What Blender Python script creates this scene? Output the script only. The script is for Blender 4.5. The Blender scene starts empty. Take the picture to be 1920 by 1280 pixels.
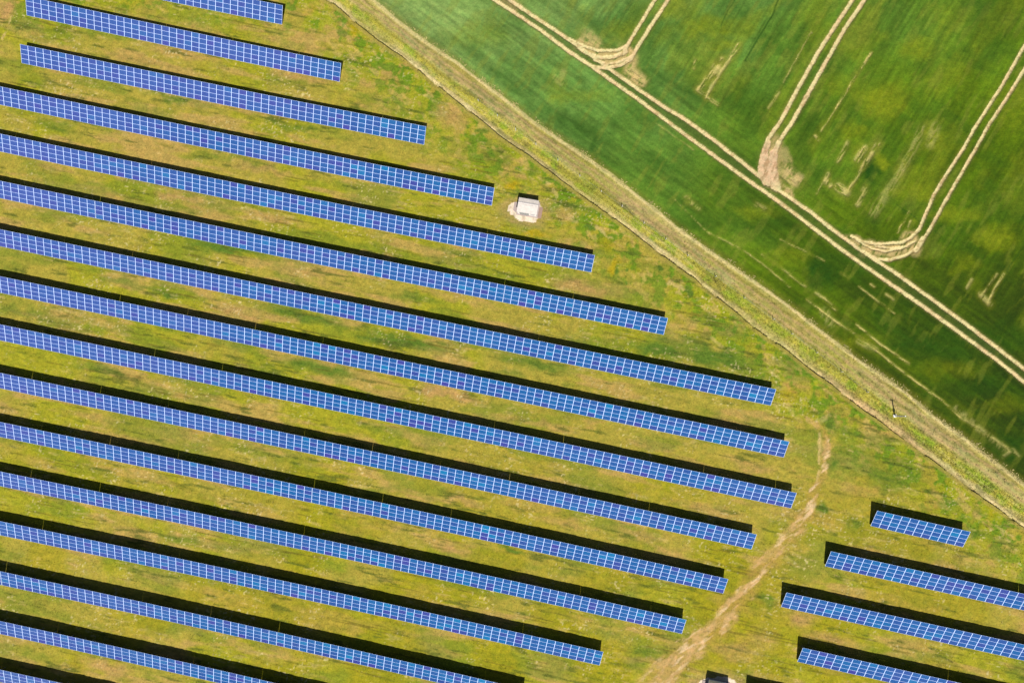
import bpy, bmesh, math, random
import numpy as np
from mathutils import Matrix, Vector

# ------------------------------------------------------------------ camera, sky, sun
SC = bpy.context.scene
COL = SC.collection
H, PITCH, ROLL, YAW, FPX = 179.1972, 0.068518, 0.043347, 0.204793, 1566.832
PANEL_TILT, EDGE_H = 0.55405, 0.568          # tilt of the tables, height of their low edge
SUN_DX, SUN_DY = -0.18929, 0.590166          # shadow offset per metre of height
TQ = (2.98937, -0.875319, -3.13498)          # gentle saddle of the terrain

def rot3(p, r, y):
    cp, sp, cr, sr, cy, sy = math.cos(p), math.sin(p), math.cos(r), math.sin(r), math.cos(y), math.sin(y)
    Rx = np.array([[1, 0, 0], [0, cp, -sp], [0, sp, cp]])
    Ry = np.array([[cr, 0, sr], [0, 1, 0], [-sr, 0, cr]])
    Rz = np.array([[cy, -sy, 0], [sy, cy, 0], [0, 0, 1]])
    return Rz @ Ry @ Rx
RM = rot3(PITCH, ROLL, YAW)

cam_data = bpy.data.cameras.new('camera')
cam = bpy.data.objects.new('camera', cam_data)
COL.objects.link(cam)
cam_data.sensor_width = 36.0
cam_data.lens = FPX / 1920.0 * 36.0
cam_data.clip_start = 1.0
cam_data.clip_end = 8000.0
m4 = Matrix([list(RM[0]) + [0], list(RM[1]) + [0], list(RM[2]) + [H], [0, 0, 0, 1]])
cam.matrix_world = m4
SC.camera = cam

sun_vec = Vector((-SUN_DX, -SUN_DY, 1.0)).normalized()
world = bpy.data.worlds.new("World")
SC.world = world
world.use_nodes = True
wn = world.node_tree
bg = wn.nodes['Background']
sky = wn.nodes.new('ShaderNodeTexSky')
sky.sky_type = 'NISHITA'
sky.sun_disc = False
sky.sun_elevation = math.asin(sun_vec.z)
sky.sun_rotation = math.atan2(sun_vec.x, sun_vec.y)
wn.links.new(sky.outputs[0], bg.inputs[0])
bg.inputs[1].default_value = 0.05
sd = bpy.data.lights.new('sun', 'SUN')
sd.energy = 5.0
sd.angle = math.radians(0.5)
sd.color = (1.0, 0.955, 0.89)
sun = bpy.data.objects.new('sun', sd)
COL.objects.link(sun)
sun.location = (0, 0, 60)
sun.rotation_euler = sun_vec.to_track_quat('Z', 'Y').to_euler()
vs = SC.view_settings
vs.view_transform = 'Standard'
vs.look = 'None'
vs.gamma = 1.0
vs.exposure = 0.45
vs.use_curve_mapping = False
SC.cycles.diffuse_bounces = 1
SC.cycles.max_bounces = 4

# ------------------------------------------------------------------ survey helpers
def terr(x, y):
    xc = np.clip(x, -165, 140) / 100.0
    yc = np.clip(y, -120, 140) / 100.0
    return TQ[0] * xc * xc + TQ[1] * xc * yc + TQ[2] * yc * yc

def survey(px, py, h=0.0):
    """where a point of the survey sheet lies on the ground (metres)"""
    d = RM @ np.array([(px - 960) / FPX, -(py - 640) / FPX, -1.0])
    z = h
    for _ in range(12):
        t = (z - H) / d[2]
        X = d * t
        z = float(terr(X[0], X[1])) + h
    return float(X[0]), float(X[1]), z

def to_sheet(x, y, z):
    """ground points (arrays) back to survey sheet units, one unit is about 0.115 m"""
    P = np.stack([x, y, z - H], 0)
    v = RM.T @ P.reshape(3, -1)
    u = 960 + FPX * v[0] / -v[2]
    w = 640 - FPX * v[1] / -v[2]
    return u.reshape(x.shape), w.reshape(x.shape)

def _hash(ix, iy, seed):
    h = (ix.astype(np.int64) * 374761393 + iy.astype(np.int64) * 668265263 + seed * 1274126177) & 0xFFFFFFFF
    h = ((h ^ (h >> 13)) * 1274126177) & 0xFFFFFFFF
    h = (h ^ (h >> 16)) & 0xFFFFFFFF
    return h.astype(np.float64) / 4294967295.0

def vnoise(x, y, seed=0):
    ix, iy = np.floor(x), np.floor(y)
    fx, fy = x - ix, y - iy
    fx = fx * fx * (3 - 2 * fx)
    fy = fy * fy * (3 - 2 * fy)
    a, b = _hash(ix, iy, seed), _hash(ix + 1, iy, seed)
    c, d = _hash(ix, iy + 1, seed), _hash(ix + 1, iy + 1, seed)
    return (a * (1 - fx) + b * fx) * (1 - fy) + (c * (1 - fx) + d * fx) * fy

def fbm(x, y, scale, seed=0, octv=4, ax=1.0, ang=0.0, gain=0.55):
    """fractal noise 0..1; scale in metres, ax stretches it along the direction ang"""
    ca, sa = math.cos(ang), math.sin(ang)
    u = (x * ca + y * sa) / (scale * ax)
    v = (-x * sa + y * ca) / scale
    s, a, t = 0.0, 1.0, 0.0
    for o in range(octv):
        s = s + a * vnoise(u + 17.3 * o, v - 9.1 * o, seed + o * 7)
        t += a
        a *= gain
        u, v = u * 2.03, v * 2.03
    return s / t

def sm(a, b, x):
    t = np.clip((x - a) / (b - a), 0, 1)
    return t * t * (3 - 2 * t)

def dist_poly(u, v, pts):
    d = np.full(u.shape, 1e9)
    for (x0, y0), (x1, y1) in zip(pts[:-1], pts[1:]):
        dx, dy = x1 - x0, y1 - y0
        L = dx * dx + dy * dy + 1e-9
        t = np.clip(((u - x0) * dx + (v - y0) * dy) / L, 0, 1)
        d = np.minimum(d, np.hypot(u - x0 - t * dx, v - y0 - t * dy))
    return d

def near(u, v, pts, r):
    """indices of points within the bounding box of a polyline"""
    xs = [p[0] for p in pts]; ys = [p[1] for p in pts]
    return np.nonzero((u > min(xs) - r) & (u < max(xs) + r) & (v > min(ys) - r) & (v < max(ys) + r))[0]

def mix(c, col, m):
    m = m[:, None]
    c *= (1 - m)
    c += np.array(col)[None, :] * m

def srgb(r, g, b, k=1.0):
    f = lambda q: ((q / 255 + 0.055) / 1.055) ** 2.4 if q > 10 else q / 255 / 12.92
    return (f(r) * k, f(g) * k, f(b) * k)

K = 0.565      # display value to base colour

# ------------------------------------------------------------------ objects and materials helpers
def link(o, parent=None):
    COL.objects.link(o)
    if parent is not None:
        o.parent = parent
    return o

def mesh_obj(name, verts, faces, mats, parent=None, midx=None, smooth=False):
    me = bpy.data.meshes.new(name)
    me.from_pydata([tuple(v) for v in verts], [], [tuple(f) for f in faces])
    for m in (mats if isinstance(mats, (list, tuple)) else [mats]):
        me.materials.append(m)
    if midx is not None:
        me.polygons.foreach_set('material_index', np.array(midx, dtype=np.int32))
    if smooth:
        me.polygons.foreach_set('use_smooth', np.ones(len(me.polygons), dtype=bool))
    me.update()
    return link(bpy.data.objects.new(name, me), parent)

def tag(o, label=None, cat=None, group=None, kind=None):
    if label: o['label'] = label
    if cat: o['category'] = cat
    if group: o['group'] = group
    if kind: o['kind'] = kind
    return o

class MB:
    def __init__(s):
        s.v, s.f, s.m = [], [], []
    def box(s, c, d, rz=0.0, mi=0):
        x, y, z = c; a, b, h = d[0] / 2, d[1] / 2, d[2] / 2
        n = len(s.v)
        cr, sr = math.cos(rz), math.sin(rz)
        for dz in (-h, h):
            for dx, dy in ((-a, -b), (a, -b), (a, b), (-a, b)):
                s.v.append((x + dx * cr - dy * sr, y + dx * sr + dy * cr, z + dz))
        for q in ((0, 3, 2, 1), (4, 5, 6, 7), (0, 1, 5, 4), (1, 2, 6, 5), (2, 3, 7, 6), (3, 0, 4, 7)):
            s.f.append(tuple(n + i for i in q)); s.m.append(mi)
        return s
    def bar(s, p, q, w, mi=0, sides=4):
        p, q = Vector(p), Vector(q)
        d = (q - p).normalized()
        up = Vector((0, 0, 1)) if abs(d.z) < 0.95 else Vector((1, 0, 0))
        a = d.cross(up).normalized(); b = d.cross(a)
        n = len(s.v)
        r0, r1 = (w if isinstance(w, tuple) else (w, w))
        for pt, r in ((p, r0), (q, r1)):
            for k in range(sides):
                t = 2 * math.pi * (k + 0.5) / sides
                s.v.append(tuple(pt + a * math.cos(t) * r * 0.7071 + b * math.sin(t) * r * 0.7071))
        for k in range(sides):
            k2 = (k + 1) % sides
            s.f.append((n + k, n + k2, n + sides + k2, n + sides + k)); s.m.append(mi)
        s.f.append(tuple(n + k for k in reversed(range(sides)))); s.m.append(mi)
        s.f.append(tuple(n + sides + k for k in range(sides))); s.m.append(mi)
        return s
    def poly(s, pts, mi=0):
        n = len(s.v); s.v += [tuple(p) for p in pts]
        s.f.append(tuple(range(n, n + len(pts)))); s.m.append(mi)
        return s
    def build(s, name, mats, parent=None):
        return mesh_obj(name, s.v, s.f, mats, parent, s.m)

def newmat(name, rough=0.8, spec=0.3):
    m = bpy.data.materials.new(name)
    m.use_nodes = True
    nt = m.node_tree
    b = nt.nodes['Principled BSDF']
    b.inputs['Roughness'].default_value = rough
    b.inputs['Specular IOR Level'].default_value = spec
    return m, nt, b

def noise_node(nt, scale, detail=4.0, rough=0.6, vec=None):
    n = nt.nodes.new('ShaderNodeTexNoise')
    n.inputs['Scale'].default_value = scale
    n.inputs['Detail'].default_value = detail
    n.inputs['Roughness'].default_value = rough
    if vec is None:
        g = nt.nodes.new('ShaderNodeNewGeometry')
        vec = g.outputs['Position']
    nt.links.new(vec, n.inputs['Vector'])
    return n

def ramp(nt, fac, stops):
    r = nt.nodes.new('ShaderNodeValToRGB')
    e = r.color_ramp.elements
    while len(e) < len(stops):
        e.new(0.5)
    for el, (p, c) in zip(e, stops):
        el.position = p
        el.color = (*c, 1) if len(c) == 3 else c
    nt.links.new(fac, r.inputs[0])
    return r

def mulmix(nt, a, b, fac=1.0, typ='MULTIPLY'):
    m = nt.nodes.new('ShaderNodeMix')
    m.data_type = 'RGBA'; m.blend_type = typ
    m.inputs['Factor'].default_value = fac
    nt.links.new(a, m.inputs['A']); nt.links.new(b, m.inputs['B'])
    return m.outputs['Result']

def ground_mat(name, s1, s2, lo=0.72, hi=1.3, bump=0.4, rough=0.95):
    """survey colour of the sheet times fine procedural texture, with bump"""
    m, nt, b = newmat(name, rough, 0.1)
    at = nt.nodes.new('ShaderNodeAttribute'); at.attribute_name = 'soilcol'
    n1 = noise_node(nt, s1, 5, 0.7)
    n2 = noise_node(nt, s2, 3, 0.6)
    r1 = ramp(nt, n1.outputs['Fac'], [(0.3, (lo, lo, lo)), (0.7, (hi, hi, hi))])
    r2 = ramp(nt, n2.outputs['Fac'], [(0.35, (0.86, 0.92, 0.9)), (0.65, (1.14, 1.08, 1.1))])
    c = mulmix(nt, at.outputs['Color'], r1.outputs['Color'])
    c = mulmix(nt, c, r2.outputs['Color'])
    nt.links.new(c, b.inputs['Base Color'])
    bp = nt.nodes.new('ShaderNodeBump')
    bp.inputs['Strength'].default_value = bump
    bp.inputs['Distance'].default_value = 0.12
    nt.links.new(n1.outputs['Fac'], bp.inputs['Height'])
    nt.links.new(bp.outputs['Normal'], b.inputs['Normal'])
    return m

M_meadow = ground_mat('meadow grass', 3.1, 0.9)
M_crop = ground_mat('green crop', 4.0, 0.8, 0.74, 1.26, 0.5)
M_verge = ground_mat('verge soil and grass', 3.4, 0.7, 0.7, 1.3)
M_dirt = ground_mat('bare dirt', 3.7, 1.1, 0.82, 1.16, 0.3)

def metal(name, col, rough=0.45, met=0.6):
    m, nt, b = newmat(name, rough, 0.5)
    n = noise_node(nt, 2.2, 4)
    r = ramp(nt, n.outputs['Fac'], [(0.3, tuple(c * 0.86 for c in col)), (0.7, tuple(min(1, c * 1.08) for c in col))])
    nt.links.new(r.outputs['Color'], b.inputs['Base Color'])
    b.inputs['Metallic'].default_value = met
    return m
M_frame = metal('anodised aluminium frame', (0.48, 0.60, 0.86), 0.5, 0.0)
M_steel = metal('galvanised steel', (0.30, 0.31, 0.32), 0.5, 0.7)
M_white = metal('white painted render', (0.74, 0.72, 0.69), 0.8, 0.0)
M_roof = metal('pale roof sheet', (0.46, 0.415, 0.37), 0.55, 0.0)
M_cap = metal('grey ridge flashing', (0.34, 0.32, 0.32), 0.6, 0.2)
M_door = metal('grey steel door', (0.28, 0.30, 0.31), 0.5, 0.2)
M_slab2 = metal('brown paving', (0.24, 0.155, 0.115), 0.9, 0.0)
M_slab = metal('weathered concrete', (0.30, 0.24, 0.22), 0.9, 0.0)
M_pole = metal('pale post paint', (0.62, 0.60, 0.55), 0.6, 0.0)
M_dark = metal('dark cable and fittings', (0.03, 0.03, 0.035), 0.5, 0.0)

# photovoltaic glass: tone per module, cell grid, view-angle violet sheen painted in at left
def glass_mat():
    m, nt, b = newmat('photovoltaic glass', 0.18, 0.5)
    at = nt.nodes.new('ShaderNodeAttribute'); at.attribute_name = 'tone'
    r = ramp(nt, at.outputs['Fac'], [(0.0, (0.028, 0.032, 0.185)), (0.25, (0.014, 0.044, 0.178)), (0.5, (0.007, 0.060, 0.195)),
                                     (0.8, (0.005, 0.078, 0.215)), (1.0, (0.004, 0.110, 0.25))])
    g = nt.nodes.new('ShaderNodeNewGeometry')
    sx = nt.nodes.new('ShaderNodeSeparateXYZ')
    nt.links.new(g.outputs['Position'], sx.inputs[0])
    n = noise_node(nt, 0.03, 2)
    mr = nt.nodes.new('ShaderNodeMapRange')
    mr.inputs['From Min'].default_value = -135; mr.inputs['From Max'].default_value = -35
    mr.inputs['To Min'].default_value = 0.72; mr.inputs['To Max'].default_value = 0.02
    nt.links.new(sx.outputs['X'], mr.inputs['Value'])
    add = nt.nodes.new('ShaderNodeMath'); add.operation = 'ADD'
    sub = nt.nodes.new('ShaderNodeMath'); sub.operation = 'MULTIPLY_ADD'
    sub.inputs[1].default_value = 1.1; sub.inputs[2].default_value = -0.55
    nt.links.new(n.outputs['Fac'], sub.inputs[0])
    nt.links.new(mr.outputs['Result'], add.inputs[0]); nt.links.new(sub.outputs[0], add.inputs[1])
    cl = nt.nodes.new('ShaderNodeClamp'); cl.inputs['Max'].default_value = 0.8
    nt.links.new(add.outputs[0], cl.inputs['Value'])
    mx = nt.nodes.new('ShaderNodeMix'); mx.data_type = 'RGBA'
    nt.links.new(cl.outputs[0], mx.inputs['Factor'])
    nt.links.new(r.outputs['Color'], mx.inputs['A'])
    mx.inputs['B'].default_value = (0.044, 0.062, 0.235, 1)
    uv = nt.nodes.new('ShaderNodeUVMap'); uv.uv_map = 'UVMap'
    br = nt.nodes.new('ShaderNodeTexBrick')
    br.offset = 0.0; br.squash = 1.0
    br.inputs['Scale'].default_value = 1.0
    br.inputs['Mortar Size'].default_value = 0.035
    br.inputs['Mortar Smooth'].default_value = 0.3
    br.inputs['Brick Width'].default_value = 1.0
    br.inputs['Row Height'].default_value = 1.0
    nt.links.new(uv.outputs[0], br.inputs['Vector'])
    br.inputs['Color1'].default_value = (0.9, 0.9, 0.9, 1)
    br.inputs['Color2'].default_value = (1.12, 1.12, 1.12, 1)
    br.inputs['Mortar'].default_value = (1.5, 1.35, 1.2, 1)
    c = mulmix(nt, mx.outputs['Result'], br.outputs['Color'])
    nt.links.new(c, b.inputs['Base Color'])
    return m
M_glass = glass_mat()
M_back = metal('white backsheet', (0.55, 0.56, 0.58), 0.7, 0.0)

# ------------------------------------------------------------------ survey lines (sheet units)
BANK = [(500, -75), (560, -34), (611, 0), (620, 5), (638.8, 17.5), (660, 38.8), (684.7, 56.6), (695.6, 66), (711, 78.4), (723.8, 86.3), (734.7, 94.8),
        (754, 106.6), (773.8, 122), (811, 154.5), (841.5, 178), (868.4, 199.9), (905, 228.4), (942, 258.6), (996, 295.6), (1053, 339),
        (1100, 374), (1119.5, 388), (1140.6, 403), (1157.8, 414), (1187.5, 436), (1206, 452), (1233, 472), (1269, 499), (1300, 520.6),
        (1319, 537.8), (1344, 557), (1372, 579), (1405, 607), (1440, 634), (1457, 644), (1473.6, 655), (1515, 690), (1560, 722), (1579.5, 739),
        (1603, 756.6), (1632, 777.7), (1647, 788), (1676.6, 811), (1740, 856.6), (1770, 878.8), (1797, 899), (1819, 917), (1845.8, 935.4),
        (1878.6, 959), (1920, 990), (2100, 1122), (2600, 1490)]
RIDGE = [(500, -120), (640, -38), (699, 0), (741, 37), (784, 70.5), (828, 101), (855, 117.6), (895, 149.5), (929, 174.7), (969, 205), (1006, 235), (1046.5, 262),
         (1097, 295.6), (1140.5, 326), (1181, 357.7), (1231, 396), (1268, 428), (1280, 437), (1337, 477), (1391, 514), (1444.6, 551),
         (1495, 588), (1559, 638), (1602.5, 672), (1656, 709), (1700, 739), (1750, 783), (1807, 823), (1851, 857), (1871.6, 872.5),
         (1887, 884), (1903, 897), (1920, 910), (2100, 1040), (2600, 1400)]
TR1 = [(860, -45), (926, 0), (962.5, 23.5), (1013, 57), (1066.6, 97.4), (1107, 124), (1164, 164.6), (1211, 198), (1278, 248.6), (1347, 299),
       (1407.6, 342.6), (1461, 379.6), (1526, 429), (1582, 472), (1646, 517), (1713, 562.7), (1797, 623), (1871, 677), (1920, 717), (2080, 832)]
TR2 = [(860, -68), (954, 0), (996, 28.6), (1050, 64), (1090, 92), (1137, 126), (1191, 164.6), (1244.6, 201.5), (1280, 222), (1340.5, 265.4),
       (1421, 329), (1468, 362.8), (1522, 400), (1558, 429), (1609, 467), (1676, 510.6), (1750, 564), (1824, 618), (1920, 692), (2080, 808)]
# (points, half width, strength)
WHEELS = [
    (TR1, 3.1, 1), (TR2, 3.1, 1),
    ([(1268, -65), (1228, 0), (1197.6, 50), (1177.5, 84), (1170, 98)], 3.0, 1),
    ([(1293, -65), (1253, 0), (1217.8, 53.7), (1194, 90.7), (1184, 111), (1164, 122.6), (1137, 129), (1110, 126)], 3.1, 1),
    ([(1177, 86), (1157, 95.7), (1120, 95.7), (1087, 84), (1068, 74)], 2.6, .95),
    ([(1173, 98), (1150, 108), (1125, 109), (1100, 100), (1085, 90)], 3.6, .9),
    ([(1185, 106), (1160, 117), (1137, 121), (1115, 114)], 2.4, .8),
    ([(1638, -65), (1599, 0), (1565.5, 50), (1535, 97), (1495, 168), (1461, 232), (1441, 259), (1428, 292), (1424, 322), (1433, 345)], 3.4, 1),
    ([(1660, -65), (1621, 0), (1582, 57), (1542, 128), (1508.5, 188), (1481.5, 235), (1461, 265), (1451, 296), (1445, 322), (1450, 350)], 3.4, 1),
    ([(1441, 268), (1434, 292)], 4.4, .95), ([(1460, 267), (1448, 296)], 4.6, .95), ([(1439, 300), (1441, 330), (1450, 350)], 6.5, .9),
    ([(1434, 292), (1433, 318), (1440, 344)], 6.5, .95), ([(1450, 288), (1449, 318), (1456, 352)], 8.0, .95),
    ([(1975, 0), (1920, 87), (1878, 161), (1847.7, 208), (1824, 245), (1804, 282), (1784, 312), (1750, 366), (1723, 430), (1706.6, 447),
      (1690, 455), (1649.5, 458), (1616, 454), (1596, 443)], 2.7, .95),
    ([(1975, 42), (1920, 131), (1884.6, 188), (1851, 238.5), (1831, 275), (1804, 322), (1767, 386), (1742, 432), (1722, 463), (1700, 478),
      (1668, 488), (1643, 486), (1622, 474)], 2.7, .95),
    ([(1716, 452), (1690, 466), (1660, 472), (1634, 466), (1618, 458)], 2.0, .8),
    ([(1700, 462), (1668, 466), (1640, 462)], 1.8, .7),
    ([(1730, 448), (1722, 460), (1716, 470)], 4.6, .95),
]
BARE = [  # broken bare streaks in the crop: points, half width, strength
    ([(1385, 85), (1360, 122), (1340, 152), (1323, 182)], 3.0, .8), ([(1352, 112), (1328, 146), (1308, 168)], 3.6, .75),
    ([(1343, 128), (1336, 140)], 6.5, .8), ([(1307, 170), (1325, 182), (1345, 197)], 2.6, .6), ([(1303, 112), (1300, 130)], 2, .5),
    ([(1632.7, 100.8), (1600, 150), (1566, 205)], 1.7, .8), ([(1566, 205), (1538.7, 247)], 1.2, .45), ([(1528, 255), (1534, 264)], 2, .6),
    ([(1520, 60), (1480, 135), (1440, 205)], 1.2, .35), ([(1460, 175), (1440, 203)], 2.0, .4),
    ([(1645, 270), (1632, 292), (1616, 314)], 3.2, .85), ([(1620, 278), (1606, 300)], 4.5, .7), ([(1588, 268), (1578, 290), (1571, 304)], 3, .5),
    ([(1616, 314), (1600, 344), (1588, 360)], 2.2, .6), ([(1552, 326), (1546, 342)], 3.0, .65), ([(1548, 340), (1556, 348)], 3.6, .7),
    ([(1572, 352), (1586, 362)], 6.0, .85), ([(1586, 362), (1598, 342)], 2.2, .6), ([(1620, 356), (1608, 384)], 4.0, .55), ([(1540, 345), (1530, 364)], 1.5, .4),
    ([(1728, 242), (1706, 290), (1690, 318)], 6.0, .32), ([(1706, 290), (1690, 318)], 2.5, .5), ([(1690, 318), (1660, 366), (1638, 400)], 7.0, .3),
    ([(1752, 240), (1744, 270)], 8.0, .25), ([(1704, 398), (1682, 436)], 1.4, .6), ([(1706, 415), (1692, 446)], 1.6, .55),
    ([(1881, 514), (1862, 545), (1851, 568)], 1.8, .6), ([(1868, 514), (1838, 556)], 1.8, .5), ([(1838, 552), (1854, 570)], 4.0, .55), ([(1821, 524), (1812, 540)], 2.4, .4),
    ([(1328, 437), (1380, 462), (1428, 494), (1480, 538)], 1.2, .45), ([(1462, 450), (1505, 470), (1545, 490)], 1.1, .4), ([(1428, 477), (1470, 508), (1510, 538)], 1.5, .55),
    ([(1528.6, 549), (1545, 560), (1566, 580)], 1.9, .6), ([(1605, 608), (1650, 645), (1703, 682)], 1.4, .75), ([(1512, 561), (1560, 598), (1622, 640), (1680, 688), (1767, 752), (1800, 782)], 1.4, .8),
    ([(1545, 585), (1556, 606)], 7.0, .3), ([(1610, 640), (1640, 655)], 5.0, .35), ([(1792, 765), (1830, 800), (1880, 840)], 5.0, .28), ([(1800, 782), (1850, 812), (1890, 842)], 2.0, .5),
    ([(1609, 537.5), (1676, 588)], 1.2, .55), ([(1576, 512), (1590, 520)], 1.5, .5), ([(1632, 533), (1638, 538)], 1.6, .5), ([(1660, 552), (1674, 562)], 2.0, .5),
    ([(1286, 370), (1296, 382), (1310, 392)], 3.0, .5), ([(1418, 385), (1432, 392)], 4.0, .35), ([(1180, 135), (1203, 154)], 6.0, .7), ([(1100, 78), (1118, 86)], 9.0, .4),
    ([(1466, 328), (1486, 338)], 10.0, .55), ([(1464, 345), (1480, 352)], 7.0, .5), ([(1042, 148), (1052, 158), (1056, 136)], 5.0, .22),
    ([(1168, 95), (1176, 116)], 9.0, .5), ([(1100, 98), (1135, 112)], 6.0, .35), ([(968, 8), (948, 0)], 7.0, .45),
    ([(1880, 855), (1898, 842), (1908, 855)], 2.4, .4), ([(1230, 232), (1300, 282)], 1.0, .25), ([(1262, 372), (1330, 440)], 1.0, .3), ([(1060, 268), (1150, 330)], 1.0, .25),
]
WORN = [([(1446, 284), (1442, 316), (1448, 348)], 15, 1.2), ([(1452, 346), (1480, 368)], 9, 1.0), ([(1424, 322), (1438, 342)], 6, .9),
        ([(1120, 102), (1150, 112), (1176, 100)], 12, 1.1), ([(1625, 462), (1665, 472), (1706, 462)], 12, 1.1), ([(1602, 450), (1628, 470)], 7, .9), ([(1712, 440), (1718, 464)], 9, 1.0),
        ([(1470, 322), (1492, 340)], 13, .9), ([(1450, 262), (1470, 300)], 12, .6), ([(1178, 108), (1180, 132), (1200, 152)], 13, .9), ([(1085, 84), (1130, 108), (1172, 106)], 11, .9),
        ([(1100, 70), (1116, 84)], 14, .5), ([(1620, 468), (1670, 474), (1715, 458)], 14, .85), ([(1700, 446), (1716, 470)], 12, .7), ([(1590, 446), (1610, 460)], 8, .5), ([(940, -4), (966, 14)], 9, .9)]
GREASES = [  # dark lush lines
    ([(1462, -10), (1448, 30), (1420, 75), (1396, 115)], 1.7, .65), ([(1378, 0), (1362, 25), (1352, 48)], 1.4, .5),
    ([(1925, 455), (1890, 500), (1880, 530)], 1.8, .35), ([(1680, 385), (1760, 440)], 1.5, .4), ([(1230, 60), (1500, 255)], 1.2, .2),
]
# colour patches: (px, py, rx, ry, kind, strength)
FIELD_BLOBS = [
    (1340, 55, 75, 26, 'y', .5), (1250, 15, 60, 22, 'y', .35), (1355, 85, 25, 12, 'y', .5), (1650, 190, 50, 35, 'y', .55), (1720, 95, 32, 26, 'y', .5), (1775, 30, 45, 30, 'y', .25),
    (1575, 160, 35, 22, 'y', .35), (1600, 245, 30, 16, 'y', .5), (1650, 305, 22, 14, 'y', .6), (1745, 262, 22, 28, 'y', .55), (1865, 445, 40, 24, 'y', .75), (1900, 200, 40, 60, 'y', .3),
    (1790, 405, 50, 16, 'y', .5), (1805, 495, 30, 20, 'y', .3), (1700, 360, 50, 18, 'y', .4), (1560, 650, 40, 20, 'y', .4), (1480, 480, 40, 18, 'y', .35), (1630, 640, 60, 16, 'y', .35),
    (1180, 60, 60, 20, 'y', .25), (1050, 170, 22, 30, 'y', .35), (890, 70, 70, 26, 'y', .25), (1100, 180, 60, 14, 'y', .25), (1770, 690, 80, 20, 'y', .3), (1890, 760, 40, 20, 'y', .25), (1420, 400, 50, 16, 'y', .35),
    (1540, 515, 34, 40, 'd', .75), (1700, 640, 60, 22, 'd', .6), (1625, 315, 14, 34, 'd', .9), (1545, 330, 22, 16, 'd', .3), (1510, 235, 26, 34, 'd', .5), (1640, 415, 26, 22, 'd', .6),
    (1500, 575, 40, 16, 'd', .3), (1890, 840, 46, 30, 'd', .7), (1820, 730, 60, 20, 'd', .4), (1600, 480, 60, 12, 'd', .45), (1400, 190, 50, 30, 'd', .35), (1300, 420, 40, 12, 'd', .35),
    (1100, 240, 40, 24, 'd', .4), (1050, 225, 12, 30, 'd', .4), (1030, 232, 8, 22, 'd', .4), (1115, 280, 9, 24, 'd', .4), (830, 80, 40, 16, 'd', .25), (1460, 420, 60, 16, 'd', .4), (1880, 620, 40, 30, 'd', .4),
    (1740, 560, 60, 16, 'd', .35), (1860, 30, 60, 60, 'd', .35), (1310, 180, 50, 22, 'd', .3), (1370, 320, 40, 24, 'd', .35), (1180, 230, 60, 26, 'd', .25), (1500, 400, 26, 10, 'd', .4),
]
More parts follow.
